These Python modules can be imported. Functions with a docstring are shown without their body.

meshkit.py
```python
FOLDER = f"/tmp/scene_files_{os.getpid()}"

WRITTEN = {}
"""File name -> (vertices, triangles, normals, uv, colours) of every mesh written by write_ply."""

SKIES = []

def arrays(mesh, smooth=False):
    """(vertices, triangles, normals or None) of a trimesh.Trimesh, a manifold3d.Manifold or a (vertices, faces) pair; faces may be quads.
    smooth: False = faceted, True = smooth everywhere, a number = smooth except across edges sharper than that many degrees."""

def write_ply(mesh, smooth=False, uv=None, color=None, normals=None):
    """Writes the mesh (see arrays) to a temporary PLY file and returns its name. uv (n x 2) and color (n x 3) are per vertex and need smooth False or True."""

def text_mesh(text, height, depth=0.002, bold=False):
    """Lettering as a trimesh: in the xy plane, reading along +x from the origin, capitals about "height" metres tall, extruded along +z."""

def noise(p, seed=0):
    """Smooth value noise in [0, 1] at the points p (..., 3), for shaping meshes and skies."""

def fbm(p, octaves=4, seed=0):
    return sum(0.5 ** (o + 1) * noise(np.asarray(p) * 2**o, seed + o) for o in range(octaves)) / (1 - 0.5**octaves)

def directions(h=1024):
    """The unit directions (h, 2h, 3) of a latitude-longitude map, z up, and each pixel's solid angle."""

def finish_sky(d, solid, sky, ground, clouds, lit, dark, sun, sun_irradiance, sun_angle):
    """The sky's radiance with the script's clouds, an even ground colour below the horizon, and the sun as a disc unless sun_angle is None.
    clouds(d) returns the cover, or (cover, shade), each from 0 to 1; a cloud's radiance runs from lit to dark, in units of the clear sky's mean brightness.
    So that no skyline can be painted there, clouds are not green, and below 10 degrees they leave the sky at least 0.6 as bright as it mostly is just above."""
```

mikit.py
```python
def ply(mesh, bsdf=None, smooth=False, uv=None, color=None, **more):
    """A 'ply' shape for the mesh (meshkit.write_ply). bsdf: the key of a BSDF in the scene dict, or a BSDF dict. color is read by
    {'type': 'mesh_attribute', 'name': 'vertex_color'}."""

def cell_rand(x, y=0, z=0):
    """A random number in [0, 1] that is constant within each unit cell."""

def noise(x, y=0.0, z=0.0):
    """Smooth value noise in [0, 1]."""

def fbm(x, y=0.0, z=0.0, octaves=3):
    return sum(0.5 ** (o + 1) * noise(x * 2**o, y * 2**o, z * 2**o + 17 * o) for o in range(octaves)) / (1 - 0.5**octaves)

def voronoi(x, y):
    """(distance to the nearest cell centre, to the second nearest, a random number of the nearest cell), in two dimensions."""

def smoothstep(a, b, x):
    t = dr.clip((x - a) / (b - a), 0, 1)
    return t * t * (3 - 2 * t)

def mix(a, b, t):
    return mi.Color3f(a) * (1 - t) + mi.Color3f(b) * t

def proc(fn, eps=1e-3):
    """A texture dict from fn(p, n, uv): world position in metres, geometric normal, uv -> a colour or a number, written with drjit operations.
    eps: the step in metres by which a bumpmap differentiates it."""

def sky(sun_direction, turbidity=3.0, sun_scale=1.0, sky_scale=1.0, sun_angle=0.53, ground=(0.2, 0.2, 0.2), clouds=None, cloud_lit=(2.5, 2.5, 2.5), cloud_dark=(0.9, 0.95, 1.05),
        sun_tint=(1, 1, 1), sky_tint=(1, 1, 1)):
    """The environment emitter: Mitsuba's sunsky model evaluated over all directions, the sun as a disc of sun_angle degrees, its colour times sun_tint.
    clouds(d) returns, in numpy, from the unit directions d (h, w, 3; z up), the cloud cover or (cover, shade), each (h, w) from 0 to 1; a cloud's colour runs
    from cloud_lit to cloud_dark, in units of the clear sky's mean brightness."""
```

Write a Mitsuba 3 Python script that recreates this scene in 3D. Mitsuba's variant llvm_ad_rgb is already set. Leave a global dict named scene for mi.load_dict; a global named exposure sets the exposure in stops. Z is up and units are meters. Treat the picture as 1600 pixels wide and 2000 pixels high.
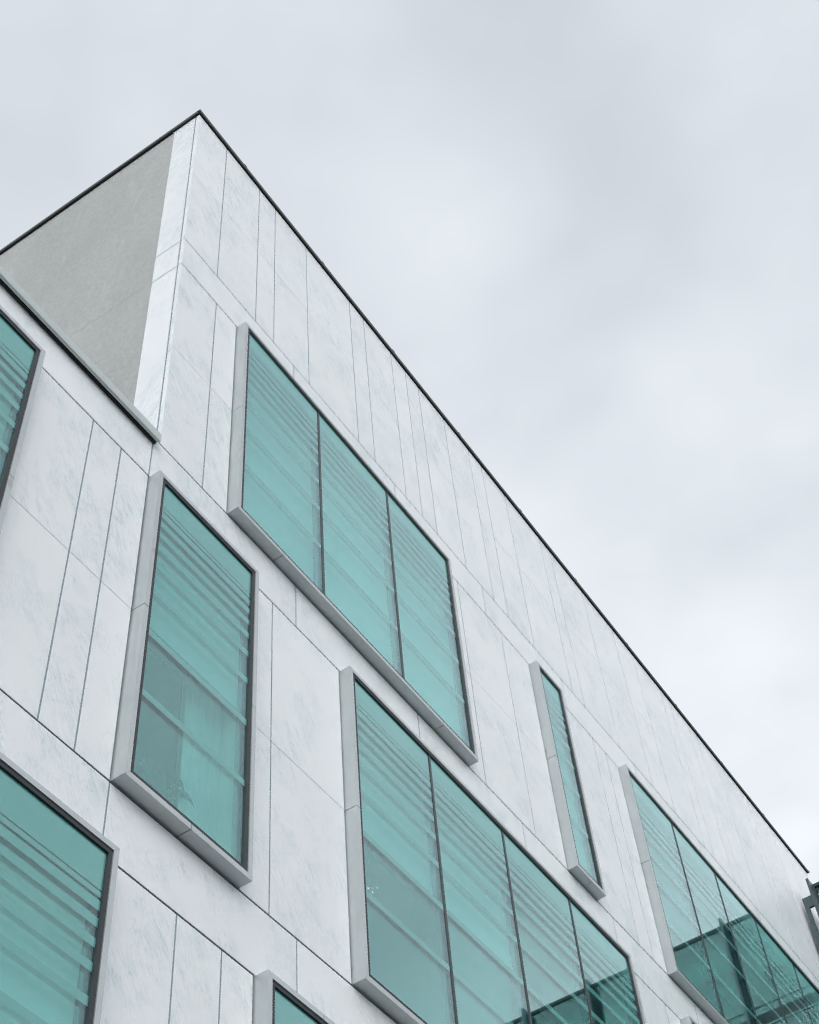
import math
import random
import numpy as np
import trimesh
import drjit as dr
import mitsuba as mi
import mikit
import meshkit
from shapely.geometry import Polygon, box as rect2
from shapely.ops import unary_union

T = mi.ScalarTransform4f
rng = random.Random(11)
scene, labels = {}, {}

# ------------------------------------------------------------------ camera, sky, exposure
CAM = np.array([-5.27181, -5.26708, 1.6])
YAW, PITCH, ROLL = math.radians(61.26285), math.radians(53.48481), math.radians(-6.33504)
_f = np.array([math.sin(YAW) * math.cos(PITCH), math.cos(YAW) * math.cos(PITCH), math.sin(PITCH)])
_r = np.cross(_f, [0, 0, 1.0])
_r /= np.linalg.norm(_r)
_u = np.cross(_r, _f)
_up = -math.sin(ROLL) * _r + math.cos(ROLL) * _u
scene['camera'] = {'type': 'perspective', 'fov': 30.2293, 'fov_axis': 'x', 'near_clip': 0.05, 'far_clip': 2000.0,
                   'to_world': T().look_at(origin=CAM.tolist(), target=(CAM + 10 * _f).tolist(), up=_up.tolist())}


def overcast(d):
    """A closed cloud deck seen from below: soft billows, a little thinner towards the horizon."""
    z = np.maximum(d[..., 2], 0.08)
    p = np.stack([d[..., 0] / z * 1.5 + 3.7, d[..., 1] / z * 1.5 + 9.1, np.zeros_like(z)], -1)
    big = meshkit.fbm(p * 0.62 + 5.3, 3, seed=4)
    small = meshkit.fbm(p * 2.1, 4, seed=9)
    wisp = meshkit.fbm(p * 5.2 + 2.2, 4, seed=21)
    shade = 0.44 + 0.36 * (big - 0.5) + 0.40 * (small - 0.5) + 0.55 * (wisp - 0.5) + 1.6 * (d[..., 2] - 0.79)
    return np.ones_like(z), np.clip(shade, 0, 1)


scene['sky'] = mikit.sky((-0.66, -0.54, 0.52), turbidity=3, sun_scale=0.345, sun_angle=50, sun_tint=(0.78, 0.975, 1.44), clouds=overcast,
                         cloud_lit=(3.12, 3.28, 3.43), cloud_dark=(1.66, 1.82, 2.02), ground=(0.12, 0.12, 0.12))
exposure = 1.98

# ------------------------------------------------------------------ materials


def add_bsdf(key, d):
    scene[key] = {'type': 'twosided', 'b': d}
    return key


def plain(key, c, rough=0.6, metallic=0.0, spec=0.5):
    return add_bsdf(key, {'type': 'principled', 'base_color': {'type': 'rgb', 'value': list(c)}, 'roughness': rough, 'metallic': metallic, 'specular': spec})


def marble_color(seed, tone, strength):
    ox, oz = 13.7 * seed, 7.9 * seed

    def fn(p, n, uv):
        side = dr.abs(n.x) > 0.7
        a = dr.select(side, p.y * 1.0 + 31.0, p.x) + ox
        b = p.z + oz
        wob = mikit.fbm(a * 3.1, b * 3.1, 3.0, 3) - 0.5
        u = a * 0.86 + b * 0.51 + 0.10 * wob      # across the veining
        v = -a * 0.51 + b * 0.86                  # along it
        r1 = 1 - dr.abs(2 * mikit.fbm(u * 19.0, v * 4.2, 1.0, 4) - 1)
        r2 = 1 - dr.abs(2 * mikit.fbm(u * 46.0, v * 11.0, 9.0, 3) - 1)
        where = mikit.smoothstep(0.42, 0.72, mikit.fbm(a * 1.3, b * 1.3, 5.0, 3))
        where2 = mikit.smoothstep(0.38, 0.66, mikit.fbm(a * 3.1 + 7, b * 3.1, 2.0, 4))
        fleck = mikit.smoothstep(0.66, 0.80, mikit.fbm(u * 80.0, v * 26.0, 4.0, 2)) * where2
        vein = dr.clip(0.60 * mikit.smoothstep(0.84, 1.0, r1) * where + 0.45 * mikit.smoothstep(0.84, 1.0, r2) * where2 + 0.42 * fleck, 0, 1)
        mott = mikit.smoothstep(0.45, 0.72, mikit.fbm(u * 12.0 + 3, v * 5.0, 7.0, 4)) * where2
        vein = dr.clip(vein + 0.30 * mott, 0, 1)
        cloud = mikit.fbm(a * 0.9 + 4, b * 0.9, 6.0, 4) - 0.5
        base = mi.Color3f(*tone) * (1 + 0.07 * cloud)
        warm = mikit.smoothstep(0.55, 0.75, mikit.fbm(a * 0.7 + 9, b * 0.7 + 3, 8.0, 2))
        base = mikit.mix(base, base * mi.Color3f(0.995, 1.0, 0.985), warm)
        grain = 1 + 0.04 * (mikit.noise(a * 130, b * 130, 2.0) - 0.5)
        return mikit.mix(base, mi.Color3f(0.42, 0.55, 0.585), strength * vein) * grain
    return fn


MARBLE = []
for i, (tone, st) in enumerate([((0.80, 0.82, 0.835), 0.55), ((0.79, 0.81, 0.825), 0.70), ((0.81, 0.83, 0.845), 0.44), ((0.80, 0.82, 0.825), 0.62)]):
    MARBLE.append(add_bsdf(f'marble_{"abcd"[i]}', {'type': 'principled', 'base_color': mikit.proc(marble_color(i + 1, tone, st)), 'roughness': 0.36, 'specular': 0.32}))


def render_color(p, n, uv):
    t = mikit.fbm(p.y * 1.6, p.z * 0.9, 1.0, 5) - 0.5
    drip = mikit.smoothstep(0.62, 0.8, mikit.fbm(p.y * 8.5 + 3 * t, p.z * 1.3, 7.0, 4))
    g = mikit.fbm(p.y * 32, p.z * 32, 3.0, 3) - 0.5
    c = mi.Color3f(0.42, 0.432, 0.42) * (1 + 0.16 * t + 0.22 * g)
    return mikit.mix(c, mi.Color3f(0.53, 0.56, 0.56), 0.35 * drip)


add_bsdf('grey_render', {'type': 'bumpmap', 'arbitrary': mikit.proc(lambda p, n, uv: 0.004 * mikit.fbm(p.y * 45, p.z * 45, p.x * 45, 3), eps=4e-3), 'scale': 1.0,
                         'b': {'type': 'principled', 'base_color': mikit.proc(render_color), 'roughness': 0.9, 'specular': 0.2}})


def metal_color(p, n, uv):
    s = mikit.fbm(p.x * 3 + p.y * 9, p.z * 3, p.y * 5, 4) - 0.5
    streak = mikit.smoothstep(0.6, 0.85, mikit.fbm(p.x * 14, p.y * 14, p.z * 1.2, 3))
    stain = mikit.smoothstep(0.70, 0.86, mikit.fbm(p.x * 5 + 3, p.y * 8, p.z * 4, 4))
    c = mikit.mix(mi.Color3f(0.475, 0.510, 0.512) * (1 + 0.20 * s), mi.Color3f(0.38, 0.40, 0.385), 0.45 * streak)
    return mikit.mix(c, mi.Color3f(0.34, 0.30, 0.24), 0.5 * stain)


add_bsdf('frame_metal', {'type': 'principled', 'base_color': mikit.proc(metal_color), 'roughness': 0.30, 'metallic': 0.45, 'specular': 0.5})
plain('coping_pale', (0.50, 0.545, 0.53), 0.45, 0.2)
plain('coping_dark', (0.12, 0.135, 0.135), 0.5, 0.2)
plain('shade_black', (0.018, 0.02, 0.02), 0.7)  # near-black colour standing in for the shade under the copings
plain('sealant_dark', (0.055, 0.065, 0.075), 0.8)
plain('sealant_grey', (0.25, 0.31, 0.335), 0.8)
plain('gasket_black', (0.022, 0.025, 0.03), 0.5)
plain('mullion_metal', (0.26, 0.31, 0.37), 0.4, 0.2)
plain('mullion_cap', (0.035, 0.038, 0.045), 0.4)
plain('core_dark', (0.045, 0.05, 0.055), 0.9)
plain('frit_white', (0.50, 0.53, 0.53), 0.7)
for k, w in zip('abcd', (0.66, 0.58, 0.71, 0.61)):
    plain(f'blind_{k}', (w, w * 1.02, w * 1.0), 0.9)
plain('blind_grey', (0.34, 0.36, 0.36), 0.9)
plain('blind_white', (0.68, 0.70, 0.68), 0.9)
plain('ceiling_white', (0.78, 0.78, 0.76), 0.9)
plain('room_dark', (0.09, 0.09, 0.09), 0.8)
plain('room_mid', (0.36, 0.36, 0.35), 0.8)
plain('room_light', (0.7, 0.7, 0.68), 0.8)
plain('roof_membrane', (0.30, 0.31, 0.31), 0.9)
plain('wing_frame', (0.035, 0.045, 0.05), 0.6, 0.0)
plain('wing_steel', (0.07, 0.10, 0.115), 0.35, 0.4)
plain('wing_louvre', (0.26, 0.42, 0.40), 0.5)
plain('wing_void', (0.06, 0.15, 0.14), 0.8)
plain('wing_white', (0.72, 0.74, 0.74), 0.6)
plain('leaf', (0.06, 0.115, 0.055), 0.5)
plain('pot_grey', (0.12, 0.12, 0.12), 0.6)
plain('lamp_steel', (0.4, 0.4, 0.4), 0.3, 0.8)


def tinted(key, t, r=(1, 1, 1), ior=1.52):
    scene[key] = {'type': 'thindielectric', 'int_ior': ior, 'specular_transmittance': {'type': 'rgb', 'value': list(t)}, 'specular_reflectance': {'type': 'rgb', 'value': list(r)}}


tinted('glass_outer', (0.47, 0.80, 0.77), (0.80, 0.98, 1.0), 1.53)
tinted('glass_inner', (0.96, 0.98, 0.98), (0.95, 1.0, 1.0), 2.2)
tinted('glass_wing', (0.50, 0.80, 0.77), (0.7, 1.0, 1.0))


def paving_color(p, n, uv):
    jx, jy = dr.abs(p.x / 0.6 - dr.floor(p.x / 0.6 + 0.5)), dr.abs(p.y / 0.6 - dr.floor(p.y / 0.6 + 0.5))
    joint = dr.select((jx < 0.008) | (jy < 0.008), 0.55, 1.0)
    return mi.Color3f(0.12, 0.122, 0.126) * (0.9 + 0.2 * mikit.fbm(p.x * 2, p.y * 2, 0.0, 4)) * (0.92 + 0.16 * mikit.cell_rand(p.x / 0.6 + 0.5, p.y / 0.6 + 0.5)) * joint


add_bsdf('paving', {'type': 'principled', 'base_color': mikit.proc(paving_color), 'roughness': 0.85})

# ------------------------------------------------------------------ mesh helpers


def quadbox(x0, x1, y0, y1, z0, z1):
    m = trimesh.creation.box((x1 - x0, y1 - y0, z1 - z0))
    m.apply_translation(((x0 + x1) / 2, (y0 + y1) / 2, (z0 + z1) / 2))
    return m


def join(ms):
    return trimesh.util.concatenate(ms)


def extrude_xz(poly, y0, y1):
    """A polygon drawn in (x, z), given thickness from y0 to y1."""
    m = trimesh.creation.extrude_polygon(poly, y1 - y0, engine='earcut')
    v = np.array(m.vertices)
    return trimesh.Trimesh(np.stack([v[:, 0], y0 + v[:, 2], v[:, 1]], 1), np.array(m.faces)[:, ::-1], process=False)


def tablet(lo, hi, axis, front, thick, ch=0.0025):
    """A stone panel with a small arris chamfer. axis 'y': lo, hi in (x, z), face at y = front looking to -y; 'x': lo, hi in (y, z), face at x = front looking to -x."""
    (a0, b0), (a1, b1) = lo, hi
    ring = lambda d, q: [(a0 + d, b0 + d, q), (a1 - d, b0 + d, q), (a1 - d, b1 - d, q), (a0 + d, b1 - d, q)]  # noqa: E731
    v = ring(0, front + thick) + ring(0, front + ch) + ring(ch, front)
    f = [(3, 2, 1, 0), (8, 9, 10, 11)]
    for k in (0, 4):
        for i in range(4):
            j = (i + 1) % 4
            f.append((k + i, k + j, k + 4 + j, k + 4 + i))
    v = np.array(v, float)
    if axis == 'y':
        v = v[:, [0, 2, 1]]
    else:
        v = v[:, [2, 0, 1]]
    m = trimesh.Trimesh(v, np.vstack([[(q[0], q[1], q[2]), (q[0], q[2], q[3])] for q in f]), process=True)
    trimesh.repair.fix_normals(m)
    return m


def put(key, mesh, bsdf, smooth=False, **more):
    """One entry; a key that is taken gets the next three-digit number."""
    k, n = key, 0
    while k in scene:
        n += 1
        k = f'{key}_{n:03d}'
    scene[k] = mikit.ply(mesh, bsdf, smooth, **more)
    return k


# ------------------------------------------------------------------ the ground
scene['pavement'] = {'type': 'rectangle', 'to_world': T().scale([600, 600, 1]), 'bsdf': {'type': 'ref', 'id': 'paving'}}
labels['pavement'] = {'label': 'grey slab pavement in front of the white building', 'category': 'pavement', 'kind': 'structure'}

# ------------------------------------------------------------------ the building: levels and windows (metres)
B = 'office_building'
ROOF, J1, J2, M1, J3, J4, M2, J5, J6, M3, J7, J8 = 20.16, 16.646, 16.065, 14.364, 12.651, 12.065, 10.333, 8.602, 8.003, 6.30, 4.60, 4.00
M0 = 18.39
XE = 18.35                       # right end of the facade
FR = -0.119                      # front of the projecting window frames
P = 1.3515                       # pane width in wide windows
WIN = [                          # left, right, bottom, top, mid joint, panes, sill joints
    ('window', 0.938, 5.014, J3, J2, M1, 3, [1.623, 4.348], 'wide three-pane window in the top row of windows, nearest the upper corner'),
    ('window', 7.058, 7.726, J3, J2, M1, 1, [7.40], 'narrow single-pane window in the top row of windows'),
    ('window', 9.440, 16.19, J3, J2, M1, 5, [11.4, 13.4, 15.4], 'wide window at the right end of the top row, mirroring the glass building'),
    ('window', -2.832, -1.470, J5, J4, M2, 1, [-2.2], 'single-pane window cut by the left edge, just below the pale coping'),
    ('window', -0.084, 1.278, J5, J4, M2, 1, [0.600], 'tall single-pane window with a plant behind the glass'),
    ('window', 2.647, 8.060, J5, J4, M2, 4, [4.65, 6.70], 'wide four-pane window in the middle row with a lit lamp behind its first pane'),
    ('window', 9.472, 12.18, J5, J4, M2, 2, [10.8], 'window whose frame corner just shows at the bottom edge, right of the four-pane window'),
    ('window', -2.745, -0.042, J7, J6, M3, 2, [-1.3], 'window in the bottom left corner with open bands across it'),
    ('window', 1.463, 2.815, J7, J6, M3, 1, [2.1], 'window at the bottom edge, below the tall window with the plant'),
]
labels[B] = {'label': 'white marble office building with teal framed windows in staggered rows', 'category': 'building'}

# the load-bearing wall behind the stone, with the window openings
outline = unary_union([rect2(-12, 0, 0.06, 12.55), rect2(0.05, 0, XE - 0.01, ROOF - 0.02)])
holes = unary_union([rect2(w[1] + 0.012, w[3] + 0.012, w[2] - 0.012, w[4] - 0.012) for w in WIN])
put(f'{B}__front_wall', extrude_xz(outline.difference(holes), 0.048, 0.30), 'core_dark')

GV, GH, GM = 0.0080, 0.0080, 0.0022        # half widths: upright joints, level joints, the fine mid joints
TH = 0.045
count = 0


def stone(x0, x1, z0, z1):
    global count
    pool = MARBLE if z0 < 16.2 else [MARBLE[0], MARBLE[2], MARBLE[3]]
    put(f'{B}__front_wall__stone_panel', tablet((x0, z0), (x1, z1), 'y', 0.0 + 0.0012 * (rng.random() - 0.5), TH), rng.choice(pool))
    count += 1


SEAL_V, SEAL_H = [], []
SY = 0.003


def row(z0, z1, mid, x0, x1, joints, wins):
    """Tall panels between level joints z0 and z1, halved at mid, around the windows of the row."""
    cuts = sorted(joints)
    spans, at = [], x0
    for a, b in sorted(wins):
        spans.append((at, a, at != x0))
        at = b
    spans.append((at, x1, at != x0))
    for a, b, after in spans:
        if b - a < 0.05:
            continue
        xs = [a] + [c for c in cuts if a + 0.05 < c < b - 0.05] + [b]
        for l, r in zip(xs, xs[1:]):
            l2 = l + (0.0 if l == x0 else GV)
            r2 = r - (0.0 if r == x1 else GV)
            if r != b:
                SEAL_V.append(quadbox(r - GV + .0004, r + GV - .0004, SY, TH + .002, z0 + GH, z1 - GH))
            if mid is None:
                stone(l2, r2, z0 + GH, z1 - GH)
            else:
                stone(l2, r2, z0 + GH, mid - GM)
                stone(l2, r2, mid + GM, z1 - GH)


def band(z0, z1, x0, x1, joints, top=GH):
    xs = [x0] + [c for c in joints if x0 + 0.05 < c < x1 - 0.05] + [x1]
    for l, r in zip(xs, xs[1:]):
        stone(l + (0 if l == x0 else GV), r - (0 if r == x1 else GV), z0 + GH, z1 - top)
        if r != x1:
            SEAL_V.append(quadbox(r - GV + .0004, r + GV - .0004, SY, TH + .002, z0 + GH, z1 - top))


inrow = lambda t: [(w[1], w[2]) for w in WIN if w[4] == t]  # noqa: E731
row(J1, ROOF - 0.006, M0, 0.0, XE, [0.565, 1.256, 1.597, 2.279, 3.283, 3.625, 4.30, 4.661, 4.999, 5.67, 6.34, 6.705, 7.37, 8.39, 8.72, 9.73, 10.73, 11.41, 12.38, 12.72, 13.39,
                                    13.75, 14.42, 15.43, 15.72, 16.72, 17.42], [])
band(J2, J1, 0.0, XE, [1.979, 4.03, 6.035, 8.07, 10.10, 12.13, 14.16, 16.19])
row(J3, J2, M1, 0.0, XE, [0.588, 5.35, 6.372, 8.73, 9.09, 16.55, 17.4], inrow(J2))
band(J4, J3, -12.0, XE, [-10.2, -8.2, -6.15, -4.13, -2.10, -0.084, 1.981, 4.04, 6.072, 8.075, 10.10, 12.13, 14.16, 16.19])
row(J5, J4, M2, -12.0, XE, [-10.6, -9.3, -7.6, -6.3, -4.9, -3.9, -3.2, -0.773, -0.431, 1.626, 8.39, 9.10, 12.5, 13.2, 14.5, 15.2, 16.5, 17.4], inrow(J4))
band(J6, J5, -12.0, XE, [-10.2, -8.2, -6.15, -4.13, -2.10, -0.084, 1.955, 4.0, 6.03, 8.06, 10.10, 12.13, 14.16, 16.19])
row(J7, J6, M3, -12.0, XE, [-10.6, -9.3, -7.6, -6.3, -4.9, -3.2, 0.654, 1.12, 3.2, 4.5, 5.2, 6.6, 7.9, 8.6, 9.9, 11.2, 11.9, 13.2, 14.5, 15.9, 17.2], inrow(J6))
band(J8, J7, -12.0, XE, [-8.2, -4.13, -0.084, 4.0, 8.06, 12.13, 16.19])
band(0.02, J8, -12.0, XE, [-10, -8.2, -6.15, -4.13, -2.1, -0.084, 1.955, 4.0, 6.03, 8.06, 10.1, 12.13, 14.16, 16.19])

for z, xa in ((J1, 0.004), (J2, 0.004), (J3, -12.0), (J4, -12.0), (J5, -12.0), (J6, -12.0), (J7, -12.0), (J8, -12.0)):
    cut = sorted((w[1], w[2]) for w in WIN if z in (w[3], w[4]))
    at = xa
    for a, b in cut + [(XE, XE)]:
        if a - at > 0.02:
            SEAL_H.append(quadbox(at, a, 0.0022, TH + .002, z - GH + .0004, z + GH - .0004))
        at = b
put(f'{B}__front_wall__upright_sealant', join(SEAL_V), 'sealant_grey')
put(f'{B}__front_wall__level_sealant', join(SEAL_H), 'sealant_dark')
labels[f'{B}__front_wall__upright_sealant'] = {'kind': 'stuff'}
labels[f'{B}__front_wall__level_sealant'] = {'kind': 'stuff'}

# the side of the upper block: a strip of marble, then grey render
YS = 0.401
put(f'{B}__side_wall', join([quadbox(0.006, 0.30, YS + 0.004, 14.0, 12.50, 16.107), quadbox(0.006, 0.30, YS + 0.004, 14.0, 16.112, ROOF - 0.008), quadbox(0.03, 0.28, YS + 0.02, 13.9, 16.0, 16.3)]), 'grey_render')
put(f'{B}__side_core', join([quadbox(0.048, 0.30, 0.302, YS + 0.003, 12.4, ROOF - 0.02)]), 'core_dark')
side_z = [(12.55, J2 - GH), (J2 + GH, J1 - GH), (J1 + GH, ROOF - 0.006)]
for z0, z1 in side_z:
    put(f'{B}__side_wall__stone_panel', tablet((TH + 0.022, z0), (YS, z1), 'x', 0.0, 0.04), MARBLE[2])

# roofs, copings, far sides
put(f'{B}__side_wall__level_sealant', join([quadbox(0.007, 0.040, TH + .024, YS - .001, z - GH + .0004, z + GH - .0004) for z in (J1, J2)]), 'sealant_dark')
put(f'{B}__side_wall__upright_sealant', quadbox(0.006, 0.040, TH + .0005, TH + .0215, 12.56, ROOF - .007), 'sealant_grey')
# black strip added as painted shade in the gap behind the metal edge
put(f'{B}__shade_strip', join([quadbox(-0.022, XE + .01, -0.022, -0.0012, ROOF - .002, ROOF + .026), quadbox(-0.022, -0.0012, 0.0, 13.9, ROOF - .002, ROOF + .026)]), 'shade_black')
put(f'{B}__lower_shade_strip', quadbox(-11.99, -0.07, -0.026, -0.0012, 12.556, 12.62), 'shade_black')  # painted shade again, below the pale lower coping
put(f'{B}__roof', join([quadbox(0.05, XE - 0.02, 0.302, 14.0, ROOF - 0.30, ROOF - 0.05)]), 'roof_membrane')
put(f'{B}__lower_roof', quadbox(-12.0, 0.004, 0.302, 14.0, 12.30, 12.54), 'roof_membrane')
put(f'{B}__end_wall', join([quadbox(XE - 0.25, XE, 0.302, 14.0, 0.0, ROOF - 0.31), quadbox(-12.0, -11.75, 0.302, 14.0, 0.0, 12.29), quadbox(-11.7, XE - 0.26, 13.75, 13.99, 0.0, 12.28)]), 'core_dark')


def edge_trim(key, bsdf, a, b, over, z0, h, lip, back, along='x'):
    """A folded metal edge: a front face, a short return below, and the top sheet; along the front, or along the side for 'y'."""
    ps = [(-over, -over + lip, z0, z0 + h), (-over + lip - .001, back, z0 + h - .012, z0 + h - .0003)]
    ms = [quadbox(a + .0015, b - .0015, u0, u1, w0, w1) if along == 'x' else quadbox(u0, u1, a + .0015, b - .0015, w0, w1) for u0, u1, w0, w1 in ps]
    put(key, join(ms), bsdf)


OV = 0.038
xs = [-OV, 0.90, 2.62, 4.32, 6.05, 7.8, 9.5, 11.2, 12.95, 14.7, 16.4, XE + 0.03]
for a, b in zip(xs, xs[1:]):
    edge_trim(f'{B}__roof_coping', 'coping_dark', a, b, OV, ROOF - 0.002, 0.046, 0.015, 0.42)
    put(f'{B}__roof_coping_joint', quadbox(b - 0.03, b + 0.03, -OV - 0.004, 0.4, ROOF + 0.044, ROOF + 0.050), 'coping_dark')
ys = [0.43, 1.9, 5.0, 8.0, 11.0, 14.0]
for a, b in zip(ys, ys[1:]):
    edge_trim(f'{B}__roof_coping', 'coping_dark', a, b, OV, ROOF - 0.002, 0.046, 0.015, 0.40, 'y')
edge_trim(f'{B}__roof_coping', 'coping_dark', 0.0, 0.43, OV, ROOF - 0.002, 0.0457, 0.015, 0.0, 'y')
for a, b in zip([-12.0, -9.0, -6.0, -3.0], [-9.0, -6.0, -3.0, -0.062]):
    edge_trim(f'{B}__lower_coping', 'coping_pale', a, b, 0.072, 12.545, 0.108, 0.030, 0.40)

# rooms behind the windows: ceilings, floors and inner walls
for top, bot, x0, x1 in ((J2, J3, 0.32, XE - 0.3), (J4, J5, -11.7, XE - 0.3), (J6, J7, -11.7, XE - 0.3)):
    put(f'{B}__room_ceiling', quadbox(x0, x1, 0.302, 1.6, top - 0.10, top + 0.06), 'ceiling_white')
    put(f'{B}__room_floor', quadbox(x0, x1, 0.302, 1.6, bot - 0.16, bot - 0.02), 'room_mid')
for top, bot, parts in ((J2, J3, [(0.33, 3.0, 'room_mid'), (3.0, 6.2, 'room_dark'), (6.2, 10.6, 'room_light'), (10.6, 18.0, 'room_mid')]),
                        (J4, J5, [(-11.7, -0.6, 'room_mid'), (-0.6, 1.80, 'room_dark'), (1.80, 3.6, 'room_light'), (3.6, 7.2, 'room_light'), (7.2, 18.0, 'room_mid')]),
                        (J6, J7, [(-11.7, -1.0, 'room_dark'), (-1.0, 1.2, 'room_mid'), (1.2, 18.0, 'room_dark')])):
    for a, b, m in parts:
        put(f'{B}__room_wall', quadbox(a + 0.002, b - 0.002, 1.15, 1.30, bot - 0.019, top - 0.101), m)

# ------------------------------------------------------------------ windows
BANDS = [(0.386, 0.428), (0.450, 0.523), (0.575, 0.640), (0.718, 0.783), (0.885, 0.950), (1.112, 1.177), (1.432, 1.497), (1.902, 1.967), (2.540, 2.602)]
SOLID = 0.374
FW, GW = 0.048, 0.036            # face width of the metal frame, of the dark inner frame
GO, GI = -0.095, -0.072          # outer and inner pane
BLIND = {0: [3.25, 3.2, 3.25], 1: [3.25], 2: [.4, .4, .4, .4, .4], 3: [2.6], 4: [1.72], 5: [1.74, 1.74, 0.42, 0.42], 6: [.4, .4], 7: [1.5, 1.75], 8: [3]}

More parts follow.
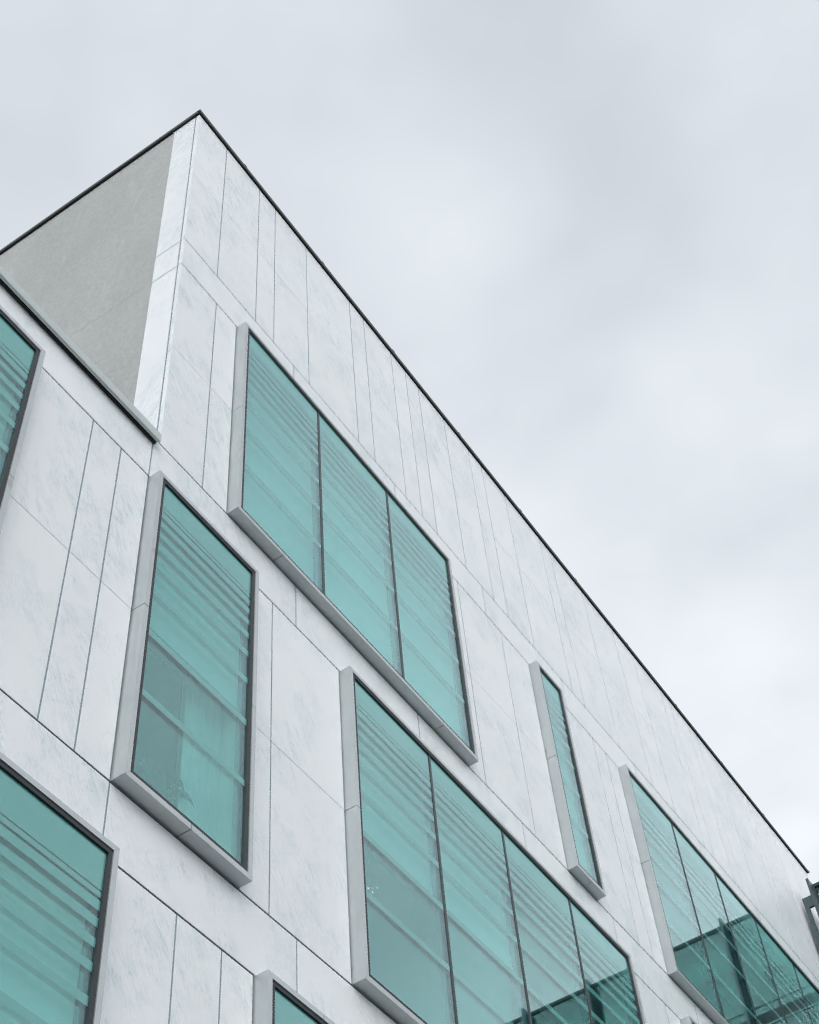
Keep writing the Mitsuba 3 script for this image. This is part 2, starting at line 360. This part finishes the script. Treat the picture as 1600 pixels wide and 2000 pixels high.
for wi, (nm, x0, x1, z0, z1, mid, panes, sj, text) in enumerate(WIN):
    W = f'{B}__window' + (f'_{wi:03d}' if wi else '')
    labels[W] = {'label': text}
    g = 0.0030
    x0, x1, z0, z1 = x0 + 0.004, x1 - 0.004, z0 + 0.011, z1 - 0.004
    # metal frame, mitred, in lengths with open joints
    for a, b in zip([z0] + [mid], [mid] + [z1]):
        lo = a if a == z0 else a + g
        hi = b if b == z1 else b - g
        left = Polygon([(x0, lo), (x0 + FW, lo + (FW if a == z0 else 0)), (x0 + FW, hi - (FW if b == z1 else 0)), (x0, hi)])
        right = Polygon([(x1, lo), (x1 - FW, lo + (FW if a == z0 else 0)), (x1 - FW, hi - (FW if b == z1 else 0)), (x1, hi)])
        for q in (left, right):
            put(f'{W}__frame', extrude_xz(q.buffer(-0.0006, join_style=2), FR, 0.047), 'frame_metal')
    xs = [x0] + sj + [x1]
    for zz, s in ((z0, 1), (z1, -1)):
        for a, b in zip(xs, xs[1:]):
            lo = a if a == x0 else a + g
            hi = b if b == x1 else b - g
            q = Polygon([(lo, zz), (hi, zz), (hi - (FW if b == x1 else 0), zz + s * FW), (lo + (FW if a == x0 else 0), zz + s * FW)])
            put(f'{W}__frame', extrude_xz(q.buffer(-0.0006, join_style=2), FR, 0.047), 'frame_metal')
    ix0, ix1, iz0, iz1 = x0 + FW, x1 - FW, z0 + FW, z1 - FW
    gx0, gx1, gz0, gz1 = ix0 + GW, ix1 - GW, iz0 + GW, iz1 - GW
    # dark frame that holds the panes, and the deep inner lining
    ring = rect2(ix0 + .001, iz0 + .001, ix1 - .001, iz1 - .001).difference(rect2(gx0, gz0, gx1, gz1))
    put(f'{W}__glazing_frame', extrude_xz(ring, FR + 0.008, GI + 0.006), 'gasket_black')
    ring2 = rect2(ix0 + .002, iz0 + .002, ix1 - .002, iz1 - .002).difference(rect2(gx0 + 0.004, gz0 + 0.004, gx1 - 0.004, gz1 - 0.004))
    put(f'{W}__inner_frame', extrude_xz(ring2, GI + 0.008, -0.018), 'mullion_metal')
    lining = rect2(x0 + .014, z0 + .014, x1 - .014, z1 - .014).difference(rect2(x0 + .03, z0 + .03, x1 - .03, z1 - .03))
    put(f'{W}__reveal', extrude_xz(lining, 0.049, 0.318), 'ceiling_white')
    pw = (x1 - x0) / panes
    for k in range(panes):
        a = gx0 if k == 0 else x0 + k * pw + 0.018
        b = gx1 if k == panes - 1 else x0 + (k + 1) * pw - 0.018
        if k:
            xm = x0 + k * pw
            put(f'{W}__mullion', join([quadbox(xm - 0.014, xm + 0.014, FR + 0.016, GI + 0.004, gz0 + .001, gz1 - .001)]), 'mullion_cap')
            put(f'{W}__mullion_body', join([quadbox(xm - 0.026, xm + 0.026, GI + 0.006, -0.008, gz0 + .006, gz1 - .006)]), 'mullion_metal')
        sheet = lambda y, e: trimesh.Trimesh([(a - e, y, gz0 - e), (b + e, y, gz0 - e), (b + e, y, gz1 + e), (a - e, y, gz1 + e)], [(0, 1, 2), (0, 2, 3)], process=False)  # noqa: E731
        put(f'{W}__outer_glass', sheet(GO, 0.004), 'glass_outer')
        put(f'{W}__inner_glass', sheet(GI, 0.004), 'glass_inner')
        for t, u in [(FW + GW + 0.001, SOLID)] + BANDS:
            put(f'{W}__white_band', quadbox(a + 0.001, b - 0.001, GO + 0.0025, GO + 0.0045, z1 - u, z1 - t), 'frit_white')
        drop = BLIND[wi][k]
        put(f'{W}__roller_blind', join([quadbox(a + 0.014, b - 0.014, -0.003, -0.001, z1 - drop, z1 - 0.11), quadbox(a + 0.014, b - 0.014, -0.007, 0.005, z1 - drop - 0.025, z1 - drop)]), 'blind_' + 'abcd'[(wi * 3 + k * 2 + (wi > 4)) % 4])
# a second, grey blind is down behind the white ones of the four-pane window
for k in (1,):
    a, b = 2.647 + k * 1.3533 + 0.10, 2.647 + (k + 1) * 1.3533 - 0.03
    put(f'{B}__window_005__grey_blind', join([quadbox(a, b, 0.060, 0.062, J5 + 0.16, J4 - 0.12), quadbox(a, b, 0.055, 0.067, J5 + 0.135, J5 + 0.1595)]), 'blind_grey')
# the long curtain at the right of the tall window
cx = np.linspace(0.80, 1.24, 90)
cy = 0.20 + 0.008 * np.sin(cx * 62) + 0.006 * np.sin(cx * 23 + 1)
cv = np.vstack([np.stack([cx, cy, np.full_like(cx, 8.70)], 1), np.stack([cx, cy, np.full_like(cx, 11.95)], 1)])
n = len(cx)
cf = np.vstack([[(i, i + 1, n + i + 1), (i, n + i + 1, n + i)] for i in range(n - 1)])
put(f'{B}__window_004__curtain', trimesh.Trimesh(cv, cf, process=False), 'blind_white', True)

# ------------------------------------------------------------------ the glass building that stands out from the right end
G = 'glass_building'
labels[G] = {'label': 'dark glazed building with upright fins at the right edge, beside the white building', 'category': 'building'}
WX, WZ, WY0, WY1 = 17.18, 18.95, -0.29, -16.0
FINS = [-0.27 - 1.40 * k for k in range(12)]
put(f'{G}__wall', quadbox(WX + 0.9, WX + 8.0, WY1, -0.31, 0.0, WZ - 0.1), 'wing_void')
put(f'{G}__roof', quadbox(WX - 0.03, WX + 8.0, WY1, WY0, WZ - 0.06, WZ), 'wing_frame')
levels = [0.2, 4.9, 8.95, 12.95, 16.95, WZ - 0.06]
for i, (lo, hi) in enumerate(zip(levels, levels[1:])):
    if i:
        put(f'{G}__floor_band', join([quadbox(WX - 0.01, WX + 0.85, WY1, WY0, lo - 0.19, lo + 0.02)]), 'wing_frame')
        put(f'{G}__floor_trim', quadbox(WX - 0.02, WX + 0.04, WY1, WY0, lo + 0.17, lo + 0.21), 'wing_louvre')
        put(f'{G}__floor_trim', quadbox(WX - 0.02, WX + 0.03, WY1, WY0, lo - 0.225, lo - 0.195), 'wing_louvre')
    for k in range(len(FINS) - 1):
        a, b = FINS[k + 1] + 0.035, FINS[k] - 0.035
        top = hi - (0.2 if hi < 18 else 0.01)
        sheet = trimesh.Trimesh([(WX, a, lo + 0.02), (WX, b, lo + 0.02), (WX, b, top), (WX, a, top)], [(0, 1, 2), (0, 2, 3)], process=False)
        put(f'{G}__pane', sheet, 'glass_wing')
        put(f'{G}__sunblind', join([quadbox(WX + 0.09, WX + 0.135, a + 0.10, b - 0.10, z, z + 0.03) for z in np.arange(lo + 0.55 + 0.3 * ((k * 7 + i) % 3), hi - 0.45, 0.07)]), 'wing_louvre')
        put(f'{G}__back_panel', quadbox(WX + 0.20, WX + 0.21, a, b, lo + 0.05, hi - 0.03), 'wing_void')
        labels_key = None
for y in FINS:
    put(f'{G}__fin', join([quadbox(WX - 0.25, WX + 0.02, y - 0.022, y + 0.022, 0.3, WZ), ]), 'wing_steel')
    put(f'{G}__fin_post', quadbox(WX - 0.05, WX + 0.08, y - 0.04, y + 0.04, 0.3, WZ - 0.065), 'wing_frame')
for k in list(scene):
    if k.startswith(f'{G}__sunblind'):
        labels[k] = {'kind': 'stuff'}
# the closing piece between its first fin and the marble: a dark post with a tall opening
post = rect2(0, 0, 0.19, 18.62).difference(rect2(0.012, 0.5, 0.115, 18.40))
pv = extrude_xz(post, 0, 0.05)
v = np.array(pv.vertices)
put(f'{G}__end_post', trimesh.Trimesh(np.stack([16.97 + v[:, 1], -0.255 + v[:, 0], v[:, 2]], 1), np.array(pv.faces), process=False), 'wing_steel')

# ------------------------------------------------------------------ small things behind the glass
# a plant in a pot on the floor behind the tall window
lv, lf = [], []


def leaf(base, heading, rise, reach, width, droop, nseg=9):
    """One arching strap leaf with a folded midrib."""
    o = len(lv)
    d = np.array([math.cos(heading), math.sin(heading), 0.0])
    s = np.array([-d[1], d[0], 0.0])
    for i in range(nseg + 1):
        t = i / nseg
        p = np.array(base) + d * reach * t + np.array([0, 0, rise * math.sin(t * math.pi * 0.5) - droop * t ** 3])
        w = width * math.sin(math.pi * min(1.0, 0.12 + 0.88 * t)) ** 0.8 * 0.5 + 0.003
        lv.extend([p - s * w, p + np.array([0, 0, -0.25 * w]), p + s * w])
    for i in range(nseg):
        a = o + 3 * i
        for c in (0, 1):
            lf.append((a + c, a + c + 1, a + c + 4))
            lf.append((a + c, a + c + 4, a + c + 3))


PX, PY, PZ = 0.58, 0.175, 8.634
for i in range(18):
    h = rng.choice((0.0, math.pi)) + rng.uniform(-0.45, 0.45)
    leaf((PX + rng.uniform(-.02, .02), PY + rng.uniform(-.02, .02), PZ + 0.24 + rng.uniform(0, 0.16)), h, rng.uniform(0.22, 0.38), rng.uniform(0.08, 0.30), rng.uniform(0.05, 0.085), rng.uniform(0.02, 0.24))
put('potted_plant__leaves', trimesh.Trimesh(np.array(lv), np.array(lf), process=False), 'leaf', True)
put('potted_plant__stem', trimesh.creation.cylinder(0.018, segment=[(PX, PY, PZ + 0.13), (PX, PY, PZ + 0.42)], sections=10), 'leaf')
prof = 0.5 * np.array([(0.0, 0.0), (0.10, 0.0), (0.135, 0.28), (0.145, 0.30), (0.145, 0.33), (0.125, 0.33), (0.12, 0.29), (0.0, 0.29)])
pot = trimesh.creation.revolve(prof, sections=28)
pot.apply_translation((PX, PY, PZ))
put('potted_plant__pot', pot, 'pot_grey', 40)
labels['potted_plant'] = {'label': 'leafy green plant standing behind the glass of the tall single-pane window', 'category': 'plant'}

# the lit lamp behind the first pane of the four-pane window
LX, LY, LZ = 4.385, 0.90, 11.10
put('ceiling_lamp__stem', trimesh.creation.cylinder(0.006, segment=[(LX, LY, LZ + 0.02), (LX, LY, J4 - 0.101)], sections=8), 'lamp_steel')
put('ceiling_lamp__bar', join([quadbox(LX - 0.06, LX + 0.06, LY - 0.008, LY + 0.008, LZ + 0.012, LZ + 0.03), quadbox(LX - 0.008, LX + 0.008, LY - 0.08, LY - 0.009, LZ + 0.012, LZ + 0.03)]), 'lamp_steel')
for dx, dy in ((-0.045, 0.0), (0.03, 0.0), (0.0, -0.075)):
    s = trimesh.creation.icosphere(2, 0.0062)
    s.apply_scale((1, 1, 1.15))
    s.apply_translation((LX + dx, LY + dy, LZ - 0.012))
    put('ceiling_lamp__bulb', s, None, True, emitter={'type': 'area', 'radiance': {'type': 'rgb', 'value': [1.1, 0.55, 0.42]}})
labels['ceiling_lamp'] = {'label': 'small lit lamp with warm bulbs hanging behind the first pane of the four-pane window', 'category': 'lamp'}
